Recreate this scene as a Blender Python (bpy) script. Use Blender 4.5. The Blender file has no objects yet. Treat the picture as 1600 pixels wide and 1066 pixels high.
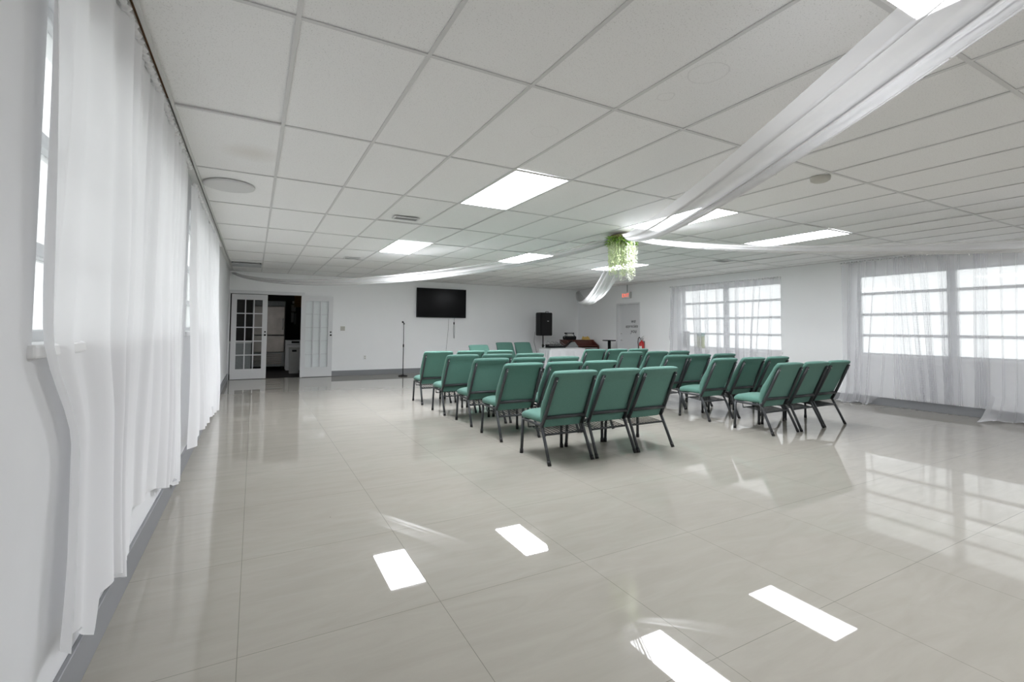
import bpy, bmesh, math, random
from mathutils import Vector, Matrix
random.seed(7)
PI = math.pi
SC = bpy.context.scene
COL = SC.collection

# ------------------------------------------------------------------ room measures (metres)
XL, XR = -0.558, 10.19        # inner faces of the side walls
YF, YB = -3.0, 13.592         # front wall (behind the viewer) and back wall
HC = 2.729                    # suspended ceiling
EYE = 1.35

# ------------------------------------------------------------------ materials
def mat(name):
    m = bpy.data.materials.new(name)
    m.use_nodes = True
    nt = m.node_tree
    for n in list(nt.nodes):
        nt.nodes.remove(n)
    out = nt.nodes.new('ShaderNodeOutputMaterial')
    return m, nt, out

def N(nt, typ, **kw):
    n = nt.nodes.new(typ)
    for k, v in kw.items():
        if k in ('operation', 'blend_type', 'data_type', 'feature', 'distance', 'noise_dimensions', 'wave_type', 'bands_direction', 'clamp'):
            setattr(n, k, v)
        else:
            n.inputs[k].default_value = v
    return n

def L(nt, a, ao, b, bi):
    nt.links.new(a.outputs[ao], b.inputs[bi])

def plain(name, col, rough=0.6, metal=0.0, spec=0.5, noise=0.0, nscale=40, bump=0.0, sheen=0.0, coat=0.0):
    m, nt, out = mat(name)
    p = N(nt, 'ShaderNodeBsdfPrincipled', Roughness=rough, Metallic=metal)
    p.inputs['Base Color'].default_value = (*col, 1)
    p.inputs['Specular IOR Level'].default_value = spec
    if sheen:
        p.inputs['Sheen Weight'].default_value = sheen
    if coat:
        p.inputs['Coat Weight'].default_value = coat
    if noise or bump:
        tc = N(nt, 'ShaderNodeTexCoord')
        nz = N(nt, 'ShaderNodeTexNoise', Scale=nscale, Detail=3.0)
        L(nt, tc, 'Object', nz, 'Vector')
        if noise:
            mx = N(nt, 'ShaderNodeMix', data_type='RGBA')
            mx.inputs[6].default_value = (*[c * (1 - noise) for c in col], 1)
            mx.inputs[7].default_value = (*[min(1, c * (1 + noise)) for c in col], 1)
            L(nt, nz, 'Fac', mx, 0)
            nt.links.new(mx.outputs[2], p.inputs['Base Color'])
        if bump:
            b = N(nt, 'ShaderNodeBump', Strength=bump, Distance=0.01)
            L(nt, nz, 'Fac', b, 'Height')
            L(nt, b, 'Normal', p, 'Normal')
    L(nt, p, 'BSDF', out, 'Surface')
    return m

def emit(name, col, s):
    m, nt, out = mat(name)
    e = N(nt, 'ShaderNodeEmission', Strength=s)
    e.inputs['Color'].default_value = (*col, 1)
    L(nt, e, 'Emission', out, 'Surface')
    return m

def sheer(name, clear, col=(0.93, 0.93, 0.94), trans=0.62):
    """thin woven cloth: what passes straight through falls off with the slant of the cloth"""
    m, nt, out = mat(name)
    g = N(nt, 'ShaderNodeNewGeometry')
    dot = N(nt, 'ShaderNodeVectorMath', operation='DOT_PRODUCT')
    L(nt, g, 'Normal', dot, 0)
    L(nt, g, 'Incoming', dot, 1)
    ab = N(nt, 'ShaderNodeMath', operation='ABSOLUTE')
    L(nt, dot, 'Value', ab, 0)
    mx = N(nt, 'ShaderNodeMath', operation='MAXIMUM')
    mx.inputs[1].default_value = 0.06
    L(nt, ab, 0, mx, 0)
    iv = N(nt, 'ShaderNodeMath', operation='DIVIDE')
    iv.inputs[0].default_value = 1.0
    L(nt, mx, 0, iv, 1)
    pw = N(nt, 'ShaderNodeMath', operation='POWER')
    pw.inputs[0].default_value = clear
    L(nt, iv, 0, pw, 1)
    tr = N(nt, 'ShaderNodeBsdfTransparent')
    df = N(nt, 'ShaderNodeBsdfDiffuse')
    df.inputs['Color'].default_value = (*col, 1)
    tl = N(nt, 'ShaderNodeBsdfTranslucent')
    tl.inputs['Color'].default_value = (*col, 1)
    m1 = N(nt, 'ShaderNodeMixShader', Fac=trans)
    L(nt, df, 0, m1, 1)
    L(nt, tl, 0, m1, 2)
    m2 = N(nt, 'ShaderNodeMixShader')
    L(nt, pw, 0, m2, 0)
    L(nt, m1, 0, m2, 1)
    L(nt, tr, 0, m2, 2)
    L(nt, m2, 0, out, 'Surface')
    return m

def glass_mat(name, tint=(0.96, 0.97, 0.97), gloss=0.06):
    m, nt, out = mat(name)
    tr = N(nt, 'ShaderNodeBsdfTransparent')
    tr.inputs['Color'].default_value = (*tint, 1)
    gl = N(nt, 'ShaderNodeBsdfGlossy', Roughness=0.03)
    mx = N(nt, 'ShaderNodeMixShader', Fac=gloss)
    L(nt, tr, 0, mx, 1)
    L(nt, gl, 0, mx, 2)
    L(nt, mx, 0, out, 'Surface')
    return m

def frosted_mat(name):
    m, nt, out = mat(name)
    tr = N(nt, 'ShaderNodeBsdfTransparent')
    tl = N(nt, 'ShaderNodeBsdfTranslucent')
    tl.inputs['Color'].default_value = (0.95, 0.97, 0.96, 1)
    mx = N(nt, 'ShaderNodeMixShader', Fac=0.35)
    L(nt, tr, 0, mx, 1)
    L(nt, tl, 0, mx, 2)
    gl = N(nt, 'ShaderNodeBsdfGlossy', Roughness=0.05)
    m2 = N(nt, 'ShaderNodeMixShader', Fac=0.04)
    L(nt, mx, 0, m2, 1)
    L(nt, gl, 0, m2, 2)
    L(nt, m2, 0, out, 'Surface')
    return m

def floor_mat():
    m, nt, out = mat('polished_porcelain')
    tc = N(nt, 'ShaderNodeTexCoord')
    sp = N(nt, 'ShaderNodeSeparateXYZ')
    L(nt, tc, 'Object', sp, 0)
    masks = []
    for ax, off, pitch in (('X', -0.024, 0.873), ('Y', 1.3465, 0.9)):
        a = N(nt, 'ShaderNodeMath', operation='SUBTRACT')
        a.inputs[1].default_value = off
        L(nt, sp, ax, a, 0)
        b = N(nt, 'ShaderNodeMath', operation='PINGPONG')
        b.inputs[1].default_value = pitch / 2
        L(nt, a, 0, b, 0)
        c = N(nt, 'ShaderNodeMath', operation='LESS_THAN')
        c.inputs[1].default_value = 0.0013
        L(nt, b, 0, c, 0)
        masks.append(c)
    mxm = N(nt, 'ShaderNodeMath', operation='MAXIMUM')
    L(nt, masks[0], 0, mxm, 0)
    L(nt, masks[1], 0, mxm, 1)
    # soft veins, stretched and turned a little
    mp = N(nt, 'ShaderNodeMapping')
    mp.inputs['Rotation'].default_value = (0, 0, 0.5)
    mp.inputs['Scale'].default_value = (0.8, 4.0, 1)
    L(nt, tc, 'Object', mp, 'Vector')
    nz = N(nt, 'ShaderNodeTexNoise', Scale=2.2, Detail=7.0, Roughness=0.62, Distortion=1.2)
    L(nt, mp, 0, nz, 'Vector')
    rp = N(nt, 'ShaderNodeValToRGB')
    rp.color_ramp.elements[0].position = 0.3
    rp.color_ramp.elements[0].color = (0.335, 0.315, 0.276, 1)
    rp.color_ramp.elements[1].position = 0.7
    rp.color_ramp.elements[1].color = (0.372, 0.352, 0.310, 1)
    L(nt, nz, 'Fac', rp, 0)
    # specks of dirt
    vz = N(nt, 'ShaderNodeTexVoronoi', Scale=2.6)
    L(nt, tc, 'Object', vz, 'Vector')
    lt = N(nt, 'ShaderNodeMath', operation='LESS_THAN')
    lt.inputs[1].default_value = 0.012
    L(nt, vz, 'Distance', lt, 0)
    mk = N(nt, 'ShaderNodeMath', operation='MULTIPLY')
    mk.inputs[1].default_value = 0.75
    L(nt, lt, 0, mk, 0)
    d1 = N(nt, 'ShaderNodeMix', data_type='RGBA')
    d1.inputs[7].default_value = (0.03, 0.028, 0.025, 1)
    L(nt, mk, 0, d1, 0)
    nt.links.new(rp.outputs[0], d1.inputs[6])
    gk = N(nt, 'ShaderNodeMath', operation='MULTIPLY')
    gk.inputs[1].default_value = 0.75
    L(nt, mxm, 0, gk, 0)
    d2 = N(nt, 'ShaderNodeMix', data_type='RGBA')
    d2.inputs[7].default_value = (0.13, 0.125, 0.11, 1)
    L(nt, gk, 0, d2, 0)
    nt.links.new(d1.outputs[2], d2.inputs[6])
    p = N(nt, 'ShaderNodeBsdfPrincipled', Roughness=0.02, IOR=1.44)
    nt.links.new(d2.outputs[2], p.inputs['Base Color'])
    # faint waviness of the laid tiles
    n2 = N(nt, 'ShaderNodeTexNoise', Scale=1.1, Detail=1.0)
    L(nt, tc, 'Object', n2, 'Vector')
    bp = N(nt, 'ShaderNodeBump', Strength=0.03, Distance=0.006)
    L(nt, n2, 'Fac', bp, 'Height')
    L(nt, bp, 'Normal', p, 'Normal')
    L(nt, p, 'BSDF', out, 'Surface')
    return m

def ceiling_mat():
    m, nt, out = mat('acoustic_tile')
    tc = N(nt, 'ShaderNodeTexCoord')
    vz = N(nt, 'ShaderNodeTexNoise', Scale=150.0, Detail=2.0, Roughness=0.5)
    L(nt, tc, 'Object', vz, 'Vector')
    rp = N(nt, 'ShaderNodeValToRGB')
    rp.color_ramp.elements[0].position = 0.30
    rp.color_ramp.elements[0].color = (0.66, 0.66, 0.65, 1)
    rp.color_ramp.elements[1].position = 0.40
    rp.color_ramp.elements[1].color = (0.87, 0.87, 0.865, 1)
    L(nt, vz, 'Fac', rp, 0)
    prev = rp.outputs[0]
    # old damp rings and a brownish stain
    wob = N(nt, 'ShaderNodeTexNoise', Scale=9.0, Detail=2.0)
    L(nt, tc, 'Object', wob, 'Vector')
    for (cx, cy, r, wd, k, c) in ((2.13, 1.69, 0.105, 0.006, 0.22, (0.45, 0.45, 0.44)), (2.127, 1.985, 0.05, 0.005, 0.2, (0.45, 0.45, 0.44)),
                                  (1.77, 2.75, 0.09, 0.005, 0.15, (0.45, 0.45, 0.44)), (0.93, 1.35, 0.06, 0.005, 0.12, (0.45, 0.45, 0.44)),
                                  (-0.05, 4.25, 0.0, 0.24, 0.35, (0.60, 0.55, 0.48))):
        ds = N(nt, 'ShaderNodeVectorMath', operation='DISTANCE')
        ds.inputs[1].default_value = (cx, cy, HC + 0.004)
        L(nt, tc, 'Object', ds, 0)
        ad = N(nt, 'ShaderNodeMath', operation='MULTIPLY_ADD')
        ad.inputs[1].default_value = 0.05
        L(nt, wob, 'Fac', ad, 0)
        L(nt, ds, 'Value', ad, 2)
        sb = N(nt, 'ShaderNodeMath', operation='SUBTRACT')
        sb.inputs[1].default_value = r + 0.025
        L(nt, ad, 0, sb, 0)
        ab = N(nt, 'ShaderNodeMath', operation='ABSOLUTE')
        L(nt, sb, 0, ab, 0)
        mr = N(nt, 'ShaderNodeMapRange')
        mr.inputs['From Min'].default_value = wd
        mr.inputs['From Max'].default_value = wd * 0.2
        mr.inputs['To Max'].default_value = k
        L(nt, ab, 0, mr, 0)
        mx = N(nt, 'ShaderNodeMix', data_type='RGBA')
        mx.inputs[7].default_value = (*c, 1)
        nt.links.new(mr.outputs[0], mx.inputs[0])
        nt.links.new(prev, mx.inputs[6])
        prev = mx.outputs[2]
    p = N(nt, 'ShaderNodeBsdfPrincipled', Roughness=0.9)
    nt.links.new(prev, p.inputs['Base Color'])
    L(nt, p, 'BSDF', out, 'Surface')
    return m

M = {}
M['floor'] = floor_mat()
M['ceiling'] = ceiling_mat()
M['tbar'] = plain('painted_grid', (0.66, 0.66, 0.655), 0.5)
M['wall'] = plain('white_paint', (0.88, 0.885, 0.89), 0.75, noise=0.015, nscale=3, bump=0.0)
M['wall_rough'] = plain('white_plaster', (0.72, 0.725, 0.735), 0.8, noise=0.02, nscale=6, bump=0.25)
M['base'] = plain('grey_baseboard', (0.23, 0.235, 0.245), 0.5)
M['doorgrey'] = plain('grey_door_paint', (0.70, 0.705, 0.715), 0.5)
M['doorpale'] = plain('pale_grey_paint', (0.66, 0.66, 0.665), 0.45)
M['white'] = plain('white_enamel', (0.82, 0.82, 0.82), 0.4)
M['winframe'] = plain('window_frame_white', (0.62, 0.63, 0.64), 0.4)
M['sheer_left'] = sheer('white_voile', 0.16, trans=0.30)
M['sheer_right'] = sheer('thin_white_voile', 0.66, col=(0.84, 0.84, 0.86), trans=0.28)
M['tulle'] = sheer('white_tulle', 0.62, col=(0.72, 0.72, 0.72), trans=0.22)
M['glass'] = glass_mat('clear_glass', gloss=0.006)
M['frosted'] = frosted_mat('frosted_glass')
M['fabric'] = plain('green_weave', (0.090, 0.203, 0.166), 0.92, noise=0.28, nscale=170, bump=0.15, sheen=0.06)
M['steel'] = plain('dark_steel', (0.030, 0.034, 0.037), 0.42, metal=0.0, noise=0.4, nscale=60)
M['rubber'] = plain('black_rubber', (0.008, 0.008, 0.008), 0.6)
M['black'] = plain('black_plastic', (0.005, 0.0055, 0.006), 0.5, spec=0.3)
M['grille'] = plain('black_grille', (0.004, 0.004, 0.004), 0.7)
M['screen'] = plain('tv_screen', (0.0015, 0.0015, 0.002), 0.2, spec=0.12)
M['chrome'] = plain('brushed_chrome', (0.6, 0.6, 0.6), 0.3, metal=1.0)
M['stainless'] = plain('stainless_steel', (0.22, 0.20, 0.185), 0.30, metal=1.0, noise=0.5, nscale=3, bump=0.12)
M['lamp'] = emit('lamp_diffuser', (0.975, 0.995, 1.045), 22.0)
M['lamp_strong'] = emit('strong_lamp_diffuser', (0.975, 0.995, 1.045), 34.0)  # same fitting, strength raised to brighten the far end of the room
M['lamp_weak'] = emit('weak_lamp_diffuser', (0.975, 0.995, 1.045), 11.5)  # same fitting, strength cut to darken the near end and window wall
M['red'] = plain('red_enamel', (0.42, 0.018, 0.02), 0.35)
M['exitred'] = emit('exit_red', (1.0, 0.13, 0.06), 1.1)
M['ink'] = plain('black_vinyl', (0.02, 0.02, 0.02), 0.6)
M['wood_dark'] = plain('dark_mahogany', (0.085, 0.022, 0.014), 0.35, noise=0.3, nscale=8)
M['wood_gap'] = plain('raw_brown_wood', (0.16, 0.085, 0.04), 0.8, noise=0.3, nscale=20)
M['leaf'] = plain('leaf_green', (0.24, 0.42, 0.06), 0.55, noise=0.5, nscale=9)
M['blossom'] = plain('pale_blossom', (0.66, 0.74, 0.46), 0.7, noise=0.18, nscale=14)
M['blossom_white'] = plain('white_blossom', (0.86, 0.88, 0.78), 0.7)
M['twig'] = plain('twig', (0.20, 0.17, 0.08), 0.8)
M['cloth'] = plain('white_tablecloth', (0.80, 0.80, 0.82), 0.9, bump=0.1, nscale=12)
M['plate'] = plain('grey_plate', (0.48, 0.48, 0.47), 0.5)
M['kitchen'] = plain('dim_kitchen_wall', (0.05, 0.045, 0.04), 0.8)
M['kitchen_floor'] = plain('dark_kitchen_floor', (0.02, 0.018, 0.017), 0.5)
M['ochre'] = plain('ochre_glow_slab', (0.22, 0.12, 0.03), 0.8)
M['paper'] = plain('paper', (0.6, 0.6, 0.57), 0.9)
M['greygear'] = plain('grey_gear', (0.22, 0.23, 0.23), 0.5, noise=0.3, nscale=30)
M['yellow'] = plain('yellow_cloth', (0.62, 0.42, 0.12), 0.9)
M['teal'] = plain('teal_view', (0.05, 0.26, 0.24), 0.6)
M['olive'] = plain('olive_view', (0.30, 0.36, 0.08), 0.6)
M['pale_grey'] = plain('pale_grey_card', (0.45, 0.46, 0.47), 0.8)
M['ground'] = plain('pale_concrete', (0.62, 0.62, 0.6), 0.9)
M['wire'] = plain('pale_wire', (0.14, 0.14, 0.14), 0.5)
M['bulb'] = plain('clear_bulb', (0.9, 0.9, 0.88), 0.2)
M['vent'] = plain('vent_grey', (0.34, 0.34, 0.34), 0.6)
M['ventdark'] = plain('vent_dark', (0.06, 0.06, 0.06), 0.8)
M['beige'] = plain('beige_plastic', (0.50, 0.49, 0.44), 0.5)

# ------------------------------------------------------------------ mesh helpers
def new(): return bmesh.new()

def box(bm, x0, x1, y0, y1, z0, z1, bev=0.0, seg=2, mtx=None):
    r = bmesh.ops.create_cube(bm, size=1.0)
    vs = r['verts']
    for v in vs:
        v.co = Vector((x0 + (v.co.x + .5) * (x1 - x0), y0 + (v.co.y + .5) * (y1 - y0), z0 + (v.co.z + .5) * (z1 - z0)))
    if bev > 0:
        es = list({e for v in vs for e in v.link_edges})
        rr = bmesh.ops.bevel(bm, geom=es, offset=bev, segments=seg, profile=0.5, affect='EDGES')
        vs = list({v for f in rr['faces'] for v in f.verts} | {v for v in vs if v.is_valid})
    if mtx is not None:
        for v in vs: v.co = mtx @ v.co
    return vs

def tube(bm, pts, r, seg=8, cap=True, flat=None):
    """swept tube; flat=(a,b) gives an elliptical section"""
    pts = [Vector(p) for p in pts]
    n = len(pts)
    rs = r if isinstance(r, (list, tuple)) else [r] * n
    rings = []
    ref = None
    for i, p in enumerate(pts):
        t = (pts[min(i + 1, n - 1)] - pts[max(i - 1, 0)]).normalized()
        if ref is None:
            ref = Vector((1, 0, 0)) if abs(t.x) < 0.8 else Vector((0, 0, 1))
        u = (ref - t * ref.dot(t)).normalized()
        ref = u
        w = t.cross(u)
        a, b = (1, 1) if flat is None else flat
        rings.append([bm.verts.new(p + (u * math.cos(2 * PI * k / seg) * a + w * math.sin(2 * PI * k / seg) * b) * rs[i]) for k in range(seg)])
    for i in range(n - 1):
        for k in range(seg):
            f = bm.faces.new((rings[i][k], rings[i][(k + 1) % seg], rings[i + 1][(k + 1) % seg], rings[i + 1][k]))
            f.smooth = True
    if cap:
        bm.faces.new(list(reversed(rings[0])))
        bm.faces.new(rings[-1])

def lathe(bm, prof, cx=0, cy=0, cz=0, seg=20, axis='z'):
    rings = []
    for r, z in prof:
        ring = []
        for k in range(seg):
            a = 2 * PI * k / seg
            if axis == 'z': co = (cx + r * math.cos(a), cy + r * math.sin(a), cz + z)
            elif axis == 'x': co = (cx + z, cy + r * math.cos(a), cz + r * math.sin(a))
            else: co = (cx + r * math.cos(a), cy + z, cz + r * math.sin(a))
            ring.append(bm.verts.new(co))
        rings.append(ring)
    for i in range(len(rings) - 1):
        for k in range(seg):
            f = bm.faces.new((rings[i][k], rings[i][(k + 1) % seg], rings[i + 1][(k + 1) % seg], rings[i + 1][k]))
            f.smooth = True
    if prof[0][0] > 1e-4: bm.faces.new(list(reversed(rings[0])))
    if prof[-1][0] > 1e-4: bm.faces.new(rings[-1])

def sheet(bm, fn, nu, nv, smooth=True):
    g = [[bm.verts.new(fn(i / nu, j / nv)) for j in range(nv + 1)] for i in range(nu + 1)]
    for i in range(nu):
        for j in range(nv):
            f = bm.faces.new((g[i][j], g[i + 1][j], g[i + 1][j + 1], g[i][j + 1]))
            f.smooth = smooth

def prism(bm, poly, h0, h1, axis='z'):
    """extrude a 2-D outline; axis z: (x,y), axis x: (y,z), axis y: (x,z)"""
    def c(p, h):
        return {'z': (p[0], p[1], h), 'x': (h, p[0], p[1]), 'y': (p[0], h, p[1])}[axis]
    a = [bm.verts.new(c(p, h0)) for p in poly]
    b = [bm.verts.new(c(p, h1)) for p in poly]
    n = len(poly)
    bm.faces.new(a); bm.faces.new(list(reversed(b)))
    for i in range(n):
        bm.faces.new((a[i], b[i], b[(i + 1) % n], a[(i + 1) % n]))

def obj(name, bm, m, parent=None, smooth_angle=None):
    bmesh.ops.recalc_face_normals(bm, faces=bm.faces[:]) if name not in OPEN else None
    me = bpy.data.meshes.new(name)
    bm.to_mesh(me); bm.free()
    ms = m if isinstance(m, (list, tuple)) else [m]
    for x in ms: me.materials.append(M[x])
    o = bpy.data.objects.new(name, me)
    COL.objects.link(o)
    if parent is not None: o.parent = parent
    return o
OPEN = set()

def tag(o, label, cat, group=None, kind=None):
    o['label'] = label; o['category'] = cat
    if group: o['group'] = group
    if kind: o['kind'] = kind
    return o

def thing(name, label, cat, loc=(0, 0, 0), rotz=0.0, group=None):
    o = bpy.data.objects.new(name, None)
    COL.objects.link(o)
    o.location = loc; o.rotation_euler = (0, 0, rotz)
    o.empty_display_size = 0.1
    return tag(o, label, cat, group)

def struct(name, bm, m, parent=None, label=None, cat=None):
    o = obj(name, bm, m, parent)
    if parent is None:
        o['kind'] = 'structure'
        if label: o['label'] = label
        if cat: o['category'] = cat
    return o

def text_mesh(name, body, size, m, parent, mtx, depth=0.003, shear=0.0, spacing=1.0, align='CENTER'):
    cu = bpy.data.curves.new(name + '_c', 'FONT')
    cu.body = body; cu.size = size; cu.extrude = depth; cu.shear = shear
    cu.align_x = align; cu.align_y = 'CENTER'; cu.space_character = spacing
    tmp = bpy.data.objects.new(name + '_c', cu)
    COL.objects.link(tmp)
    dg = bpy.context.evaluated_depsgraph_get()
    dg.update()
    me = bpy.data.meshes.new_from_object(tmp.evaluated_get(dg))
    COL.objects.unlink(tmp)
    bpy.data.objects.remove(tmp); bpy.data.curves.remove(cu)
    me.transform(mtx)
    me.materials.clear(); me.materials.append(M[m])
    me.name = name
    o = bpy.data.objects.new(name, me)
    COL.objects.link(o)
    if parent is not None: o.parent = parent
    return o

def copy_tree(o, parent=None):
    c = o.copy(); COL.objects.link(c)
    if parent is not None: c.parent = parent
    for ch in list(o.children):
        copy_tree(ch, c)
    return c

def wall_cells(u0, u1, z0, z1, holes):
    """cells of a wall left after cutting rectangular holes (u0,u1,z0,z1)"""
    us = sorted({u0, u1, *[h[0] for h in holes], *[h[1] for h in holes]})
    out = []
    for a, b in zip(us[:-1], us[1:]):
        mid = (a + b) / 2
        zs = [z0]
        hs = sorted([h for h in holes if h[0] <= mid <= h[1]], key=lambda h: h[2])
        z = z0
        for h in hs:
            if h[2] > z: out.append((a, b, z, h[2]))
            z = h[3]
        if z < z1: out.append((a, b, z, z1))
    return out

# ------------------------------------------------------------------ shell
bm = new(); box(bm, XL - .25, XR + .25, YF - .25, YB + .08, -.12, 0.0)
struct('floor', bm, 'floor')

# suspended ceiling: tiles of 2x4 ft in a painted grid
TX0, TXP, TY0, TYP = 0.1409, 0.6086, 0.965, 1.285
gx = [TX0 + TXP * k for k in range(-2, 19)]
gy = [TY0 + TYP * k for k in range(-4, 12)]
EDGE = -0.483                                       # where the tiles stop at the angle strip
LIGHTS = [(3, 2), (3, 5), (7, 2), (7, 5), (11, 2), (11, 5), (3, -1), (7, -1), (11, -1)]  # last two added unseen behind the viewer, on the grid, to light the room
lamps = set(LIGHTS)
bm = new()
cols = [EDGE] + [TX0 + TXP * k for k in range(0, 17)] + [XR]
rows = [YF] + [TY0 + TYP * k for k in range(-3, 10)] + [YB]
rng = random.Random(3)
for i in range(len(cols) - 1):
    for j in range(len(rows) - 1):
        x0, x1, y0, y1 = cols[i], cols[i + 1], rows[j], rows[j + 1]
        if (i - 1, j - 4) in lamps: continue
        q = []
        lift = rng.random() < 0.16
        for (x, y) in ((x0, y0), (x1, y0), (x1, y1), (x0, y1)):
            dz = 0.004 + (rng.uniform(0.0, 0.012) if lift else rng.uniform(0, 0.002))
            q.append(bm.verts.new((x, y, HC + dz)))
        bm.faces.new(list(reversed(q)))
        t = [bm.verts.new((v.co.x, v.co.y, HC + 0.05)) for v in q]
        for a in range(4):
            bm.faces.new((q[a], q[(a + 1) % 4], t[(a + 1) % 4], t[a]))
        bm.faces.new(t)
box(bm, XL - .25, XR + .25, YF - .25, YB + .2, HC + 0.16, HC + 0.22)
struct('ceiling', bm, 'ceiling')
bm = new()
W = 0.011
for x in cols[1:-1]:
    box(bm, x - W, x + W, YF, YB, HC - 0.002, HC + 0.0035)
for y in rows[1:-1]:
    for a, b in zip(cols[:-1], cols[1:]):
        box(bm, a + W, b - W, y - W, y + W, HC - 0.002, HC + 0.0035)
struct('trim_1', bm, 'tbar')
# wall angle strips along the side walls, the raw timber showing in the gap on the window side
bm = new()
box(bm, XL, EDGE - 0.018, 3.47, YB, HC - 0.006, HC + 0.03)
box(bm, XL, EDGE - 0.022, YF, 3.47, HC - 0.004, HC + 0.03)
box(bm, EDGE - 0.006, EDGE + 0.010, YF, YB, HC - 0.010, HC + 0.01)
box(bm, XR - 0.022, XR, YF, YB, HC - 0.008, HC + 0.01)
box(bm, EDGE, XR - .022, YB - 0.022, YB, HC - 0.008, HC + 0.01)
struct('trim_2', bm, 'tbar')
bm = new(); box(bm, EDGE - 0.024, EDGE - 0.004, YF, 3.47, HC + 0.008, HC + 0.03)
struct('trim_3', bm, 'wood_gap')

# side walls with window openings
LW = [(1.825, 4.62, 1.285, 2.44), (5.25, 8.75, 1.285, 2.44)]
RWN = [(6.27, 9.02, 0.87, 2.43), (1.95, 4.81, 0.90, 2.43)]
RD = (10.53, 11.57, 0.0, 2.165)
bm = new()
for a, b, c, d in wall_cells(YF - .25, YB + .2, 0, HC + .16, LW):
    box(bm, XL - .22, XL, a, b, c, d)
struct('wall_left', bm, 'wall_rough')
bm = new()
for a, b, c, d in wall_cells(YF - .25, YB + .2, 0, HC + .16, RWN + [RD]):
    box(bm, XR, XR + .2, a, b, c, d)
struct('wall_right', bm, 'wall')
bm = new()
FD = (-0.545, 1.145, 0.0, 2.215)
for a, b, c, d in wall_cells(XL, XR, 0, HC + .16, [FD]):
    box(bm, a, b, YB, YB + .14, c, d)
struct('wall_back', bm, 'wall')
bm = new()
box(bm, XL, XR, YF - .2, YF, 0, HC + .16)
struct('wall_front', bm, 'wall')

# baseboards
bm = new(); box(bm, XL, XL + .018, YF, YB, 0, .165, 0.003, 1)
struct('baseboard_left', bm, 'base')
bm = new(); box(bm, 1.16, XR, YB - .018, YB, 0, .145, 0.003, 1)
struct('baseboard_back', bm, 'base')
bm = new(); box(bm, XR - .018, XR, YF, RD[0] - .06, 0, .145, 0.003, 1)
box(bm, XR - .018, XR, RD[1] + .06, YB, 0, .145, 0.003, 1)
struct('baseboard_right', bm, 'base')

# ------------------------------------------------------------------ windows
def window_unit(name, side, y0, y1, z0, z1, bars, mullions, glass='frosted'):
    """frame in the wall's thickness, horizontal bars, one pane per light"""
    o = (lambda x: XR + x) if side > 0 else (lambda x: XL - x)
    def bx(bmm, a, b, ya, yb, za, zb):
        xa, xb = sorted((o(a), o(b)))
        box(bmm, xa, xb, ya, yb, za, zb, 0.004, 1)
    fb = new()
    f = 0.045
    bx(fb, .09, .16, y0, y1, z0, z0 + f); bx(fb, .09, .16, y0, y1, z1 - f, z1)
    bx(fb, .09, .16, y0, y0 + f, z0 + f, z1 - f); bx(fb, .09, .16, y1 - f, y1, z0 + f, z1 - f)
    for mm in mullions:
        bx(fb, .07, .17, mm - .055, mm + .055, z0 + f, z1 - f)
    w = struct(name, fb, 'winframe')
    es = [y0 + f] + [v for mm in mullions for v in (mm - .055, mm + .055)] + [y1 - f]
    for k in range(0, len(es), 2):
        ya, yb = es[k], es[k + 1]
        for zb in bars:
            b2 = new(); bx(b2, .085, .15, ya, yb, zb - .024, zb + .024)
            struct('glazing_bar', b2, 'winframe', w)
        zz = [z0 + f] + [v for zb in sorted(bars) for v in (zb - .024, zb + .024)] + [z1 - f]
        for q in range(0, len(zz), 2):
            b3 = new(); xa, xb = sorted((o(.118), o(.122)))
            box(b3, xa, xb, ya, yb, zz[q], zz[q + 1])
            struct('pane', b3, glass, w)
    sb = new()
    xa, xb = sorted((o(-.02), o(.09)))
    box(sb, xa, xb, y0 - .03, y1 + .03, z0 - .035, z0 + .006, 0.008, 2)
    struct('sill', sb, 'white', w)
    return w
window_unit('window_1', -1, *LW[0], bars=(1.60, 1.975), mullions=(3.22,))
window_unit('window_2', -1, *LW[1], bars=(1.60, 1.975), mullions=(7.0,))
window_unit('window_3', 1, *RWN[0], bars=(1.25, 1.645, 2.04), mullions=(7.70,))
window_unit('window_4', 1, *RWN[1], bars=(1.275, 1.665, 2.06), mullions=(3.425,))

# pale unseen ground outside, put in to bounce daylight
bm = new(); box(bm, -30, 40, -20, 40, -.35, -.30)
g = struct('ground', bm, 'ground')

# on the sill: made-up board in place of the greenery outside, and a card
bm = new(); box(bm, XR + .045, XR + .057, 8.30, 8.52, .878, 1.19)
t = obj('outside_view_board', bm, 'olive')
tag(t, 'small olive and teal board added for the outside view in window nearer the exit', 'board')
bm = new(); box(bm, XR + .042, XR + .060, 8.295, 8.525, 1.19, 1.26)
obj('top_band', bm, 'teal', t)
bm = new(); box(bm, XR + .04, XR + .052, 8.76, 8.97, .878, 1.31, mtx=None)
tag(obj('grey_card', bm, 'pale_grey'), 'grey card leaning on window sill in the corner nearest the exit door', 'card')

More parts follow.
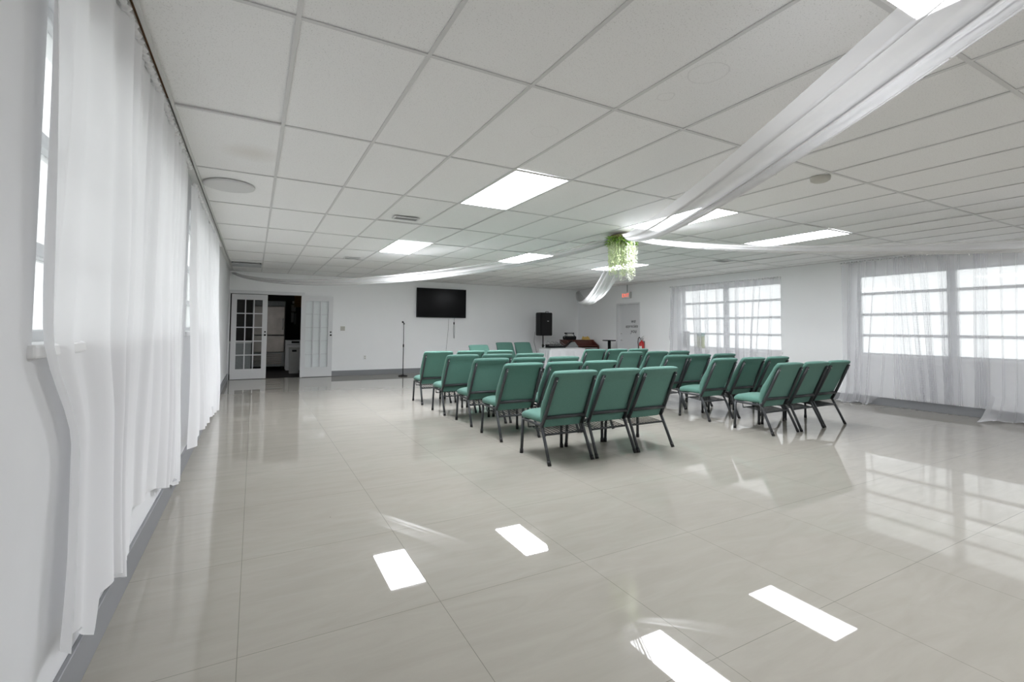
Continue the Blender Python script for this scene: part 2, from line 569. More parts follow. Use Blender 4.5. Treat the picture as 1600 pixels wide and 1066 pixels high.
# ------------------------------------------------------------------ french doors and the kitchen behind
def french_leaf(name, x0, x1, y0, z0, z1, panes_glass='glass', paint='doorpale', handle_side=1, d=0.042):
    fb = new()
    st, tp, bt = 0.115, 0.135, 0.25
    box(fb, x0, x0 + st, y0, y0 + d, z0, z1); box(fb, x1 - st, x1, y0, y0 + d, z0, z1)
    box(fb, x0 + st, x1 - st, y0, y0 + d, z0, z0 + bt); box(fb, x0 + st, x1 - st, y0, y0 + d, z1 - tp, z1)
    leaf = struct(name, fb, paint)
    xa, xb, za, zb = x0 + st, x1 - st, z0 + bt, z1 - tp
    mb = new(); mw = 0.024
    for k in (1, 2):
        xx = xa + (xb - xa) * k / 3
        box(mb, xx - mw / 2, xx + mw / 2, y0 + .004, y0 + d - .004, za, zb)
    for k in range(1, 5):
        zz = za + (zb - za) * k / 5
        box(mb, xa, xb, y0 + .005, y0 + d - .005, zz - mw / 2, zz + mw / 2)
    struct('muntins', mb, paint, leaf)
    gb = new(); box(gb, xa, xb, y0 + d / 2 - .002, y0 + d / 2 + .002, za, zb)
    struct('pane', gb, panes_glass, leaf)
    hb = new()
    hx = (x1 - .045) if handle_side > 0 else (x0 + .045)
    lathe(hb, [(0.0, -.055), (.02, -.052), (.025, -.035), (.012, -.02), (.012, 0)], hx, y0, 1.12, 12, 'y')
    lathe(hb, [(0.0, -.02), (.02, -.018), (.02, 0)], hx, y0, 1.20, 12, 'y')
    struct('door_knob', hb, 'black', leaf)
    return leaf
french_leaf('door_1', -0.50, 0.305, YB - .005, 0.012, 2.150)
french_leaf('door_2', 1.10, 1.895, YB - .062, 0.012, 2.165, paint='doorgrey')
bm = new()
box(bm, -.61, -.53, YB - .02, YB + .14, 0, 2.25, 0.004, 1); box(bm, 1.12, 1.185, YB - .015, YB + .14, 0, 2.25, 0.004, 1)
box(bm, -.53, 1.12, YB - .02, YB + .14, 2.165, 2.25, 0.004, 1)
struct('trim_4', bm, 'doorgrey')

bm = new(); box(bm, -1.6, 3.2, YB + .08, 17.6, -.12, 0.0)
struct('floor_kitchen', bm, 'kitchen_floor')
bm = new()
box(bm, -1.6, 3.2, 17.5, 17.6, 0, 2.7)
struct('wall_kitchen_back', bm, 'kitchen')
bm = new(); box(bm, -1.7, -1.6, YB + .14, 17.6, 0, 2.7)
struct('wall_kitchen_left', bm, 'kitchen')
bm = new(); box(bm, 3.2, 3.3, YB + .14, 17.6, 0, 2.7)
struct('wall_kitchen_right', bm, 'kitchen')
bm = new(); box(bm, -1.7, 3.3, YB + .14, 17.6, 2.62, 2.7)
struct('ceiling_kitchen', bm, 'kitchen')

t = thing('refrigerator', 'tall stainless steel refrigerator seen through the french doors', 'refrigerator', (0.42, 16.0, 0))
bm = new(); box(bm, -.46, .44, .02, .75, .12, 2.12, 0.01, 2)
obj('body', bm, 'greygear', t)
bm = new(); box(bm, -.44, .42, -.03, .015, 1.08, 1.955, 0.012, 2); obj('door', bm, 'stainless', t)
bm = new(); box(bm, -.44, .42, -.03, .015, .56, 1.06, 0.012, 2); obj('door', bm, 'stainless', t)
bm = new(); box(bm, -.44, .42, -.012, .015, 1.975, 2.10, 0.004, 1); obj('top_panel', bm, 'greygear', t)
bm = new()
for k in range(6): box(bm, -.43, .36, -.02, .012, .20 + k * .055, .235 + k * .055, 0.003, 1)
obj('vent_grille', bm, 'stainless', t)
for sx in (-.4, .38):
    for sy in (.08, .68):
        bm = new(); lathe(bm, [(.025, 0), (.025, .12)], sx, sy, 0, 10); obj('leg', bm, 'black', t)
bm = new(); tube(bm, [(.37, -.03, 1.25), (.37, -.07, 1.27), (.37, -.07, 1.55), (.37, -.03, 1.57)], .01, 6); obj('handle', bm, 'chrome', t)

t = thing('washing_machine', 'white kitchen appliance with black control strip beyond the french doors', 'appliance', (1.16, 15.6, 0))
bm = new(); box(bm, -.29, .33, 0, .6, 0.02, .93, 0.015, 2); obj('body', bm, 'white', t)
bm = new(); box(bm, -.14, .08, -.012, .01, .84, .90, 0.004, 1); obj('control_panel', bm, 'black', t)
bm = new(); box(bm, -.26, .30, -.006, .004, .79, .80); obj('seam_strip', bm, 'greygear', t)
t = thing('kitchen_bin', 'pale upright kitchen bin standing before the white appliance', 'bin', (1.05, 14.95, 0))
bm = new()
prism(bm, [(-.12, 0.0), (.125, 0.0), (.135, .70), (-.13, .70)], -.13, .13, 'y'); obj('body', bm, 'plate', t)
bm = new(); box(bm, -.14, .145, -.14, .14, .70, .735, 0.01, 2); obj('lid', bm, 'paper', t)
bm = new(); box(bm, -.06, .06, -.142, -.128, .62, .67, 0.004, 1); obj('handle', bm, 'black', t)
t = thing('pinned_papers', 'sheets of paper pinned on the dark kitchen wall beside the refrigerator', 'papers', (1.17, 17.49, 0))
for k, (a, b, c, d, m) in enumerate(((-.06, .08, 1.85, 2.08, 'plate'), (-.06, .02, 1.48, 1.82, 'plate'), (.03, .10, 1.42, 1.80, 'greygear'), (-.03, .10, 2.12, 2.2, 'paper'))):
    bm = new(); box(bm, a, b, -.002, 0.010, c, d); obj('sheet', bm, m, t)
bm = new(); box(bm, 1.2, 2.2, 17.46, 17.5, 2.0, 2.5)  # yellow glow on the brownish wall, put into this slab's colour
tag(obj('wall_glow_slab', bm, 'ochre'), 'ochre brown slab for the yellow glow high on the dark kitchen wall', 'panel')
t = thing('kitchen_counter', 'grey counter unit behind the closed french door', 'counter', (-.6, 15.2, 0))
bm = new(); box(bm, -.9, .55, 0, .6, 0, .86); obj('body', bm, 'greygear', t)
bm = new(); box(bm, -.92, .57, -.02, .62, .86, .90, 0.006, 1); obj('worktop', bm, 'plate', t)

# ------------------------------------------------------------------ grey exit door in the right wall
bm = new()
dx = XR + .10
box(bm, dx, dx + .045, RD[0] + .045, RD[1] - .045, .012, RD[3] - .045)
d3 = struct('door_3', bm, 'doorgrey')
hb = new()
lathe(hb, [(0, -.012), (.03, -.01), (.03, 0)], dx, RD[1] - .115, 1.01, 14, 'x')
tube(hb, [(dx - .01, RD[1] - .115, 1.01), (dx - .05, RD[1] - .115, 1.01), (dx - .055, RD[1] - .14, 1.01), (dx - .055, RD[1] - .23, 1.01)], .009, 8)
struct('door_handle', hb, 'chrome', d3)
hb = new(); lathe(hb, [(0, -.02), (.028, -.016), (.03, 0)], dx, RD[1] - .115, 1.22, 14, 'x')
struct('deadbolt', hb, 'chrome', d3)
hb = new(); box(hb, dx - .012, dx, RD[1] - .15, RD[1] - .09, .60, .70, .003, 1)
struct('lock_plate', hb, 'chrome', d3)
RT = lambda y, z, x: Matrix(((0, 0, -1, x), (-1, 0, 0, y), (0, 1, 0, z), (0, 0, 0, 1)))
text_mesh('lettering', 'we', 0.17, 'ink', d3, RT(10.93, 1.60, dx - .001), 0.001, 0.25)
text_mesh('lettering', 'appreciate', 0.135, 'ink', d3, RT(11.0, 1.445, dx - .001), 0.001, 0.25, 0.95)
text_mesh('lettering', 'you', 0.17, 'ink', d3, RT(10.92, 1.29, dx - .001), 0.001, 0.25)
bm = new()
for (a, b, c, d) in ((RD[0], RD[0] + .045, 0, RD[3]), (RD[1] - .045, RD[1], 0, RD[3]), (RD[0] + .045, RD[1] - .045, RD[3] - .045, RD[3])):
    box(bm, XR - .008, XR + .16, a, b, c, d)
struct('trim_5', bm, 'doorgrey')

t = thing('exit_sign', 'white exit sign with red letters on the wall above the grey door', 'exit sign', (XR, 11.10, 2.39))
bm = new(); box(bm, -.055, -.002, -.17, .17, -.105, .105, 0.008, 2); obj('housing', bm, 'white', t)
text_mesh('lettering', 'EXIT', 0.155, 'exitred', t, Matrix(((0, 0, -1, -.0555), (-1, 0, 0, 0), (0, 1, 0, 0), (0, 0, 0, 1))), 0.001, 0, 1.0)
bm = new(); tube(bm, [(-.02, -.04, .105), (-.02, -.04, HC - 2.39 - .004)], .009, 8); obj('conduit', bm, 'wire', t)
bm = new(); box(bm, -.045, -.002, -.215, -.175, -.09, .11, .006, 2); obj('lamp_box', bm, 'plate', t)

t = thing('fire_extinguisher', 'red fire extinguisher with black hose hung beside the grey door', 'fire extinguisher', (XR - .10, 10.37, 0.56))
bm = new(); lathe(bm, [(0, 0), (.06, 0), (.074, .012), (.078, .03), (.078, .36), (.068, .40), (.035, .435), (.022, .45), (.022, .47), (0, .47)], seg=24); obj('cylinder', bm, 'red', t)
bm = new(); box(bm, -.025, .025, -.03, .03, .465, .52, .006, 1)
tube(bm, [(0, .03, .52), (0, -.02, .555), (0, -.10, .60)], .011, 6); tube(bm, [(0, .03, .51), (0, -.03, .515), (0, -.10, .53)], .010, 6)
lathe(bm, [(.0, -.02), (.024, -.02), (.024, 0), (0, 0)], -.025, 0, .495, 10, 'x'); obj('valve', bm, 'chrome', t)
bm = new(); tube(bm, [(-.01, .03, .50), (-.02, .075, .56), (-.02, .115, .52), (-.03, .12, .40), (-.03, .10, .24), (-.03, .085, .12)], [.012, .013, .013, .013, .013, .018], 8); obj('hose', bm, 'black', t)
bm = new()
sheet(bm, lambda u, v: Vector((-.0795 * math.cos((u - .5) * 1.7), .0795 * math.sin((u - .5) * 1.7), .13 + v * .17)), 10, 1); obj('paper_label', bm, 'paper', t)
bm = new(); box(bm, .076, .10, -.03, .03, .05, .44); obj('wall_bracket', bm, 'greygear', t)

# ------------------------------------------------------------------ television and wall plates
t = thing('television', 'large black flat television hung on the back wall', 'television', (5.03, YB, 2.09))
bm = new(); box(bm, -.79, .79, -.085, -.035, -.44, .44, .006, 2); obj('casing', bm, 'black', t)
bm = new(); box(bm, -.775, .775, -.0875, -.084, -.415, .428); obj('screen', bm, 'screen', t)
bm = new(); box(bm, -.25, .25, -.036, -.002, -.18, .18); obj('wall_bracket', bm, 'black', t)
ox, oy, oz = .42, -.02, -.48
bm = new(); tube(bm, [(ox + a, oy + b, oz + c) for a, b, c in ((.01, -.02, .06), (.006, 0, -.03), (0, 0, -.12), (-.02, -.003, -.3), (0, -.002, -.58), (.012, -.002, -.59), (.022, 0, -.3), (.006, 0, -.1))], .0055, 6)
cord = obj('power_cord', bm, 'greygear', t)
bm = new(); box(bm, ox - .015, ox + .015, oy - .014, oy + .014, oz - .16, oz - .09, .004, 1); obj('plug', bm, 'black', cord)
bm = new(); tube(bm, [(5.28, YB - .006, 1.62), (5.27, YB - .006, 1.3), (5.21, YB - .006, .66), (5.2, YB - .006, .146)], .004, 6)
tag(obj('wall_cable', bm, 'wire'), 'pale cable run down the back wall under the television', 'cable')
t = thing('light_switch', 'beige double light switch on the back wall beside the open french door', 'light switch', (2.17, YB, 1.30))
bm = new(); box(bm, -.06, .06, -.008, 0, -.06, .06, .003, 1); obj('plate', bm, 'beige', t)
for sx in (-.023, .023):
    bm = new(); box(bm, sx - .006, sx + .006, -.018, -.007, -.012, .012); obj('toggle', bm, 'plate', t)
t = thing('power_outlet', 'white power outlet low on the back wall before the microphone stand', 'outlet', (2.785, YB, .495))
bm = new(); box(bm, -.04, .04, -.007, 0, -.062, .062, .003, 1); obj('plate', bm, 'white', t)
for sz in (-.025, .025):
    bm = new(); box(bm, -.017, .017, -.010, -.006, sz - .015, sz + .015, .003, 1); obj('socket', bm, 'beige', t)

# ------------------------------------------------------------------ microphone stand
t = thing('microphone_stand', 'slim black microphone stand on a round base near the back wall', 'microphone stand', (3.67, 12.85, 0))
bm = new(); lathe(bm, [(0, 0), (.125, 0), (.128, .012), (.115, .026), (.04, .036), (.02, .055), (0, .055)], seg=28); obj('base', bm, 'black', t)
bm = new(); tube(bm, [(0, 0, .05), (0, 0, .85)], .011, 10); tube(bm, [(0, 0, .85), (0, 0, 1.42)], .008, 10); obj('pole', bm, 'black', t)
bm = new(); lathe(bm, [(.012, 0), (.018, .01), (.018, .07), (.012, .08)], 0, 0, .80, 12); obj('clutch', bm, 'black', t)
bm = new(); tube(bm, [(0, 0, 1.42), (0, -.005, 1.46), (-.01, -.02, 1.475)], .013, 8); obj('clip', bm, 'black', t)
bm = new(); tube(bm, [(.03, .03, 1.44), (-.01, -.02, 1.475), (-.04, -.05, 1.49)], [.010, .013, .014], 8)
lathe(bm, [(0, -.028), (.02, -.02), (.028, 0), (.02, .02), (0, .028)], -.045, -.055, 1.492, 12); obj('microphone', bm, 'grille', t)

# ------------------------------------------------------------------ loudspeaker on tripod
SX, SY = 8.26, 12.88
t = thing('speaker_stand', 'black tripod stand carrying the loudspeaker by the back wall', 'speaker stand', (SX, SY, 0))
bm = new(); tube(bm, [(0, 0, .12), (0, 0, .75)], .019, 10); tube(bm, [(0, 0, .75), (0, 0, 1.119)], .015, 10); obj('pole', bm, 'black', t)
bm = new(); lathe(bm, [(.02, 0), (.034, .01), (.034, .09), (.02, .10)], 0, 0, .74, 12); obj('collar', bm, 'black', t)
bm = new(); tube(bm, [(0, 0, .79), (.06, -.02, .79)], .012, 6); obj('knob', bm, 'black', t)
for k in range(3):
    a = PI / 2 + .35 + 2 * PI * k / 3
    c, s = math.cos(a), math.sin(a)
    bm = new(); tube(bm, [(.03 * c, .03 * s, .72), (.44 * c, .44 * s, .02)], .013, 8); lg = obj('leg', bm, 'black', t)
    bm = new(); lathe(bm, [(.018, 0), (.018, .04)], .44 * c, .44 * s, 0, 8); obj('rubber_foot', bm, 'rubber', lg)
    bm = new(); tube(bm, [(.02 * c, .02 * s, .22), (.24 * c, .24 * s, .37)], .008, 6); obj('brace', bm, 'black', t)
t = thing('loudspeaker', 'black loudspeaker box on a tripod stand in front of the back wall', 'loudspeaker', (SX, SY, 1.12), 0.1)
bm = new(); prism(bm, [(-.24, -.19), (.24, -.19), (.24, .03), (.15, .20), (-.15, .20), (-.24, .03)], 0, .74, 'z')
bmesh.ops.bevel(bm, geom=bm.edges[:], offset=.018, segments=2, affect='EDGES'); obj('cabinet', bm, 'black', t)
bm = new(); box(bm, -.205, .205, -.203, -.188, .05, .70, .012, 2); obj('grille', bm, 'grille', t)
bm = new(); box(bm, .01, .075, -.208, -.202, .455, .475, .002, 1); obj('badge', bm, 'chrome', t)
bm = new(); tube(bm, [(.10, 0, .74), (.10, 0, .775), (.22, 0, .775), (.22, 0, .74)], .01, 6); obj('handle', bm, 'black', t)
bm = new(); tube(bm, [(SX - .17, SY + .23, 1.24), (SX - .20, SY + .22, .9), (SX - .15, SY + .1, .5), (SX - .17, SY + .1, .015), (SX + .3, SY + .2, .012)], .005, 6)
tag(obj('speaker_cable', bm, 'black'), 'thin black cable hanging from the back of the loudspeaker', 'cable')

# ------------------------------------------------------------------ table with white cloth, gear, organ, pedestal table
TXa, TXb, TYa, TYb, TZ = 7.66, 8.88, 11.52, 12.12, 0.775
t = thing('folding_table', 'folding table hidden under the white cloth beside the loudspeaker', 'table', ((TXa + TXb) / 2, (TYa + TYb) / 2, 0))
hw, hd = (TXb - TXa) / 2, (TYb - TYa) / 2
bm = new(); box(bm, -hw, hw, -hd, hd, TZ - .04, TZ - .006); obj('tabletop', bm, 'plate', t)
for sx in (-1, 1):
    for sy in (-1, 1):
        bm = new(); tube(bm, [(sx * (hw - .1), sy * (hd - .06), TZ - .04), (sx * (hw - .1), sy * (hd - .06), 0)], .014, 8); obj('leg', bm, 'steel', t)
bm = new()
def cloth_pt(u, v):
    # u around the table edge, v from top centre outwards and down
    a = 2 * PI * u
    c, s = math.cos(a), math.sin(a)
    k = 1 / max(abs(c), abs(s))
    rx, ry = c * k, s * k
    if v < .4:
        q = v / .4
        return Vector((rx * hw * q, ry * hd * q, TZ))
    q = (v - .4) / .6
    fold = .03 * math.sin(u * 2 * PI * 17) * q + .02 * math.sin(u * 2 * PI * 7 + 1) * q
    out = .012 + .07 * q + fold
    return Vector((rx * hw + rx * out, ry * hd + ry * out, TZ - .005 - q * .60))
sheet(bm, cloth_pt, 160, 14)
o = obj('tablecloth', bm, 'cloth'); o.location = t.location
tag(o, 'white tablecloth hanging over the table beside the loudspeaker', 'tablecloth')

t = thing('audio_mixer', 'black audio mixer with tangled cables on the white tablecloth', 'mixer', (7.98, 11.75, TZ + .002))
bm = new(); prism(bm, [(-.14, 0), (.14, 0), (.14, .10), (-.14, .05)], -.27, .27, 'x'); obj('body', bm, 'black', t)
for k in range(8):
    for j in range(2):
        bm = new(); lathe(bm, [(.012, 0), (.010, .02), (0, .02)], -.23 + k * .065, -.05 + j * .1, .064 + j * .036, 8); obj('knob', bm, 'plate', t)
bm = new()
rr = random.Random(5)
for k in range(7):
    x = rr.uniform(-.27, .2)
    tube(bm, [(x, .08, .09), (x + rr.uniform(-.05, .05), .05, .15 + rr.random() * .06), (x + .1, .02, .13), (x + .16, -.04, .085)], .006, 6)
obj('patch_cables', bm, 'greygear', t)
t = thing('keyboard_panel', 'grey slatted panel with a dark rim leaning on the white tablecloth', 'panel', (8.66, 11.85, TZ + .004))
bm = new(); prism(bm, [(-.22, 0), (.24, 0), (.12, .17), (-.02, .15)], -.02, .02, 'y')
bmesh.ops.rotate(bm, verts=bm.verts[:], cent=(0, 0, 0), matrix=Matrix.Rotation(-.25, 3, 'X')); obj('board', bm, 'greygear', t)
bm = new(); tube(bm, [(-.34, -.02, .02), (-.24, 0, .05), (-.02, .05, .165), (.06, .06, .19)], .022, 6); obj('rim', bm, 'black', t)

t = thing('organ', 'dark mahogany organ console in the corner by the exit door', 'organ', (9.56, 12.30, 0))
for xa in (.47, -.61):
    bm = new(); prism(bm, [(-.02, 0), (.62, 0), (.62, .99), (.30, .99), (-.02, .80)], xa, xa + .04, 'x'); obj('side_panel', bm, 'wood_dark', t)
bm = new(); box(bm, -.57, .47, .03, .60, .1, .70); box(bm, -.57, .47, .28, .62, .70, .965); obj('case', bm, 'wood_dark', t)
bm = new(); box(bm, -.63, .53, .26, .64, .965, .985, .004, 1); obj('top_board', bm, 'wood_dark', t)
bm = new(); box(bm, -.55, .45, -.01, .25, .705, .73, .004, 1); kb = obj('keyboard', bm, 'paper', t)
bm = new()
for k in range(24): box(bm, -.54 + k * .041, -.522 + k * .041, .08, .24, .73, .742)
obj('black_keys', bm, 'black', kb)
bm = new(); box(bm, -.56, .46, .02, .29, .77, .80, .003, 1); obj('key_lid', bm, 'wood_dark', t)

t = thing('camera_bag', 'black and white bag with strap heaped on the dark organ top', 'bag', (9.21, 12.72, .986))
bm = new(); box(bm, -.22, .20, -.10, .12, 0, .12, .035, 3); obj('body', bm, 'black', t)
bm = new(); box(bm, -.14, .06, -.07, .08, .12, .20, .02, 2); obj('white_pouch', bm, 'paper', t)
bm = new(); box(bm, -.18, .14, -.05, .07, .19, .235, .012, 2); obj('flap', bm, 'black', t)
bm = new(); tube(bm, [(-.2, 0, .03), (-.24, -.03, .12), (-.14, -.05, .21), (.05, -.06, .22), (.2, -.02, .10)], .014, 6); obj('strap', bm, 'greygear', t)
t = thing('folded_cloth', 'small yellow cloth lying on the organ top beside the black bag', 'cloth', (9.87, 12.72, .986))
bm = new()
sheet(bm, lambda u, v: Vector(((u - .5) * .26, (v - .5) * .18, .001 + (.075 + .022 * math.sin(u * 11) + .018 * math.sin(v * 9 + u * 5)) * min(1, 8 * u * (1 - u), 8 * v * (1 - v)))), 24, 16); obj('folds', bm, 'yellow', t)

t = thing('pedestal_table', 'small round black pedestal table standing before the grey exit door', 'table', (9.66, 11.3, 0))
bm = new(); lathe(bm, [(0, .985), (.20, .985), (.205, .992), (.205, 1.008), (.2, 1.013), (0, 1.013)], seg=32); obj('tabletop', bm, 'black', t)
bm = new(); tube(bm, [(0, 0, .03), (0, 0, .985)], [.036, .05], 12); obj('column', bm, 'black', t)
bm = new(); lathe(bm, [(0, 0), (.2, 0), (.2, .012), (.05, .035), (0, .035)], seg=28); obj('base', bm, 'black', t)

# ------------------------------------------------------------------ church chairs
def back_pt(s, n=0.0, x=0.0):
    """point along the reclined back: s 0..1 up the uprights, n forward of their plane"""
    y, z = -.135 - .235 * s, .385 + .52 * s
    d = Vector((0, .52, .235)).normalized()
    return Vector((x, y, z)) + d * n

def make_chair(label):
    t = thing('church_chair', label, 'chair', group='green upholstered chairs')
    # seat cushion, a soft slab with a rolled front
    bm = new()
    NU, NV = 16, 10
    def seat_ring(y, top, bot, w):
        pts = []
        for k in range(24):
            a = 2 * PI * k / 24
            c, s = math.cos(a), math.sin(a)
            px = w * math.copysign(abs(c) ** .38, c)
            pz = (top + bot) / 2 + (top - bot) / 2 * math.copysign(abs(s) ** .62, s)
            if s > 0: pz += .012 * (1 - (px / w) ** 2)
            pts.append((px, y, pz))
        return [bm.verts.new(p) for p in pts]
    prof = [(-.135, .432, .415, .20), (-.125, .452, .390, .235), (-.10, .462, .380, .258), (-.03, .466, .376, .268), (.12, .470, .376, .270), (.22, .468, .372, .268), (.262, .455, .370, .262), (.282, .435, .378, .245), (.290, .415, .395, .21)]
    rings = [seat_ring(y, tp, bt, w) for (y, tp, bt, w) in prof]
    for a, b in zip(rings[:-1], rings[1:]):
        for k in range(24):
            f = bm.faces.new((a[k], a[(k + 1) % 24], b[(k + 1) % 24], b[k])); f.smooth = True
    for f in (bm.faces.new(list(reversed(rings[0]))), bm.faces.new(rings[-1])): f.smooth = True
    obj('seat', bm, 'fabric', t)
    # backrest
    bm = new()
    spec = [(-.085, .012, .225), (-.07, .03, .243), (-.03, .052, .252), (.10, .082, .258), (.24, .104, .266), (.38, .102, .270), (.55, .084, .271), (.75, .066, .271), (.90, .056, .270), (.98, .050, .269), (1.02, .040, .263), (1.035, .018, .245)]
    rings = []
    for s, th, w in spec:
        ring = []
        lip = -.024 if s > .96 else 0.0
        for k in range(28):
            a = 2 * PI * k / 28
            c, sn = math.cos(a), math.sin(a)
            px = w * math.copysign(abs(c) ** .35, c)
            n0 = lip
            mid = (th + n0) / 2
            half = (th - n0) / 2
            nn = mid + half * math.copysign(abs(sn) ** .55, sn)
            if sn > 0: nn += .010 * (1 - (px / w) ** 2)
            ring.append(bm.verts.new(back_pt(s, nn, px)))
        rings.append(ring)
    for a, b in zip(rings[:-1], rings[1:]):
        for k in range(28):
            f = bm.faces.new((a[k], a[(k + 1) % 28], b[(k + 1) % 28], b[k])); f.smooth = True
    for f in (bm.faces.new(list(reversed(rings[0]))), bm.faces.new(rings[-1])): f.smooth = True
    obj('backrest', bm, 'fabric', t)
    for sx in (-1, 1):
        bm = new()
        tube(bm, [back_pt(-.06, -.006, sx * .252), back_pt(.2, -.014, sx * .247), back_pt(.6, -.014, sx * .240), back_pt(.945, -.014, sx * .234)], .0185, 8, flat=(.85, 1.1))
        u = obj('upright', bm, 'steel', t)
        bm = new(); lathe(bm, [(0, -.004), (.007, -.003), (.008, .001)], 0, 0, 0, 8, 'y')
        p = back_pt(.90, -.031, sx * .234)
        for v in bm.verts: v.co += p
        obj('screw_head', bm, 'chrome', u)
    bm = new()
    a, b = back_pt(.135, -.016, -.245), back_pt(.135, -.016, .245)
    tube(bm, [a, b], .016, 8, flat=(1.15, .8)); obj('crossbar', bm, 'steel', t)
    # seat frame
    bm = new()
    for sx in (-1, 1):
        tube(bm, [(sx * .246, .262, .366), (sx * .252, .22, .366), (sx * .252, -.05, .362), (sx * .252, -.11, .368), (sx * .252, -.15, .40)], .0135, 8)
    tube(bm, [(-.246, .255, .364), (.246, .255, .364)], .0125, 8); tube(bm, [(-.252, -.08, .362), (.252, -.08, .362)], .0125, 8)
    obj('seat_frame', bm, 'steel', t)
    for sx in (-1, 1):
        for pts in ([(sx * .250, .255, .372), (sx * .256, .258, .20), (sx * .262, .262, .012)],
                    [(sx * .250, -.105, .368), (sx * .252, -.135, .335), (sx * .258, -.215, .17), (sx * .264, -.288, .012)]):
            bm = new(); tube(bm, pts, .0165, 8); lg = obj('leg', bm, 'steel', t)
            d = (Vector(pts[-1]) - Vector(pts[-2])).normalized()
            e = Vector(pts[-1])
            bm = new(); tube(bm, [e - d * .035, e + d * .012], .0195, 8)
            for v in bm.verts: v.co.z = max(v.co.z, 0.001)
            obj('foot_cap', bm, 'rubber', lg)
    # wire book rack under the seat
    bm = new()
    tube(bm, [(-.255, -.165, .275), (.255, -.165, .275)], .011, 8)
    tube(bm, [(-.250, .14, .300), (.250, .14, .300)], .007, 6)
    for k in range(11):
        x = -.215 + k * .043
        tube(bm, [(x, -.165, .279), (x, .14, .304)], .0042, 6)
    for sx in (-1, 1): tube(bm, [(sx * .25, .14, .300), (sx * .25, .15, .362)], .006, 6)
    obj('book_rack', bm, 'steel', t)
    return t

ROWN = ['rearmost', 'second-from-rear', 'middle', 'second-from-stage', 'frontmost']
SEATN = {'L': ['outer', 'centre', 'aisle'], 'R': ['aisle', 'centre', 'window-side']}
CH = {'L': [((2.862, 4.21), (3.455, 4.215), (4.022, 4.21)), ((2.89, 5.28), (3.50, 5.29), (4.07, 5.28)), ((2.92, 6.21), (3.525, 6.21), (4.13, 6.2)),
            ((2.88, 7.14), (3.485, 7.13), (4.095, 7.13)), ((2.89, 8.24), (3.51, 8.25), (4.10, 8.24))],
      'R': [((6.17, 4.04), (6.765, 4.035), (7.345, 4.05)), ((6.21, 5.03), (6.85, 5.01), (7.46, 5.00)), ((6.21, 5.93), (6.78, 5.95), (7.42, 5.94)),
            ((6.20, 6.98), (6.85, 6.97), (7.44, 6.97)), ((6.17, 8.0), (6.75, 7.99), (7.33, 7.98))]}
chair0 = None
jr = random.Random(11)
for blk, bname in (('L', 'block nearer the french doors'), ('R', 'block nearer the tall sheer curtains')):
    for ri, row in enumerate(CH[blk]):
        for si, (x, y) in enumerate(row):
            lab = 'green chair in %s row of the %s, %s seat' % (ROWN[ri], bname, SEATN[blk][si])
            if chair0 is None:
                c = chair0 = make_chair(lab)
            else:
                c = copy_tree(chair0); c['label'] = lab
            c.location = (x, y, 0)
            c.rotation_euler = (0, 0, jr.uniform(-.010, .010))
for (x, y, rz, lab) in ((4.93, 10.23, PI + .08, 'green chair facing the rows, standing alone nearer the television'),
                        (6.53, 11.93, PI + .03, 'green chair facing the rows, one of two nearest the loudspeaker, closer to television'),
                        (7.13, 11.93, PI - .01, 'green chair facing the rows right beside the loudspeaker stand')):
    c = copy_tree(chair0); c['label'] = lab; c['group'] = 'green chairs facing the rows'
    c.location = (x, y, 0); c.rotation_euler = (0, 0, rz)

# ------------------------------------------------------------------ ceiling lights and fittings
LAB = {(3, 2): 'large bright ceiling panel light nearest the french-door block of chairs', (3, 5): 'ceiling panel light nearest the french doors and television',
       (7, 2): 'ceiling panel light right beside the hanging plant, crossed by a tulle drape', (7, 5): 'ceiling panel light above the front rows between television and loudspeaker',
       (11, 2): 'ceiling panel light nearest the tall curtained windows', (11, 5): 'ceiling panel light nearest the grey exit door, behind the hanging plant',
       (3, -1): 'ceiling panel light at the top, seen through the nearest tulle drape', (7, -1): 'unseen ceiling panel light added in the middle of the row behind the viewer',
       (11, -1): 'unseen ceiling panel light added by the window wall behind the viewer'}
for (i, j) in LIGHTS:
    x0, y0 = TX0 + TXP * i, TY0 + TYP * j
    cx, cy = x0 + TXP / 2, y0 + TYP / 2
    t = thing('ceiling_light', LAB[(i, j)], 'ceiling light', (cx, cy, HC), group='fluorescent panel lights in the ceiling')
    hx, hy = TXP / 2 - W, TYP / 2 - W
    bm = new()
    for (a, b, c, d) in ((-hx, -hx + .014, -hy, hy), (hx - .014, hx, -hy, hy), (-hx + .014, hx - .014, -hy, -hy + .014), (-hx + .014, hx - .014, hy - .014, hy)):
        box(bm, a, b, c, d, -.002, .02)
    box(bm, -hx, hx, -hy, hy, .06, .075)
    obj('frame', bm, 'white', t)
    bm = new(); box(bm, -hx + .014, hx - .014, -hy + .014, hy - .014, .002, .010); obj('diffuser', bm, 'lamp_weak' if (j == -1 or (i, j) == (11, 2)) else 'lamp' if (j == 2 or i == 11) else 'lamp_strong', t)

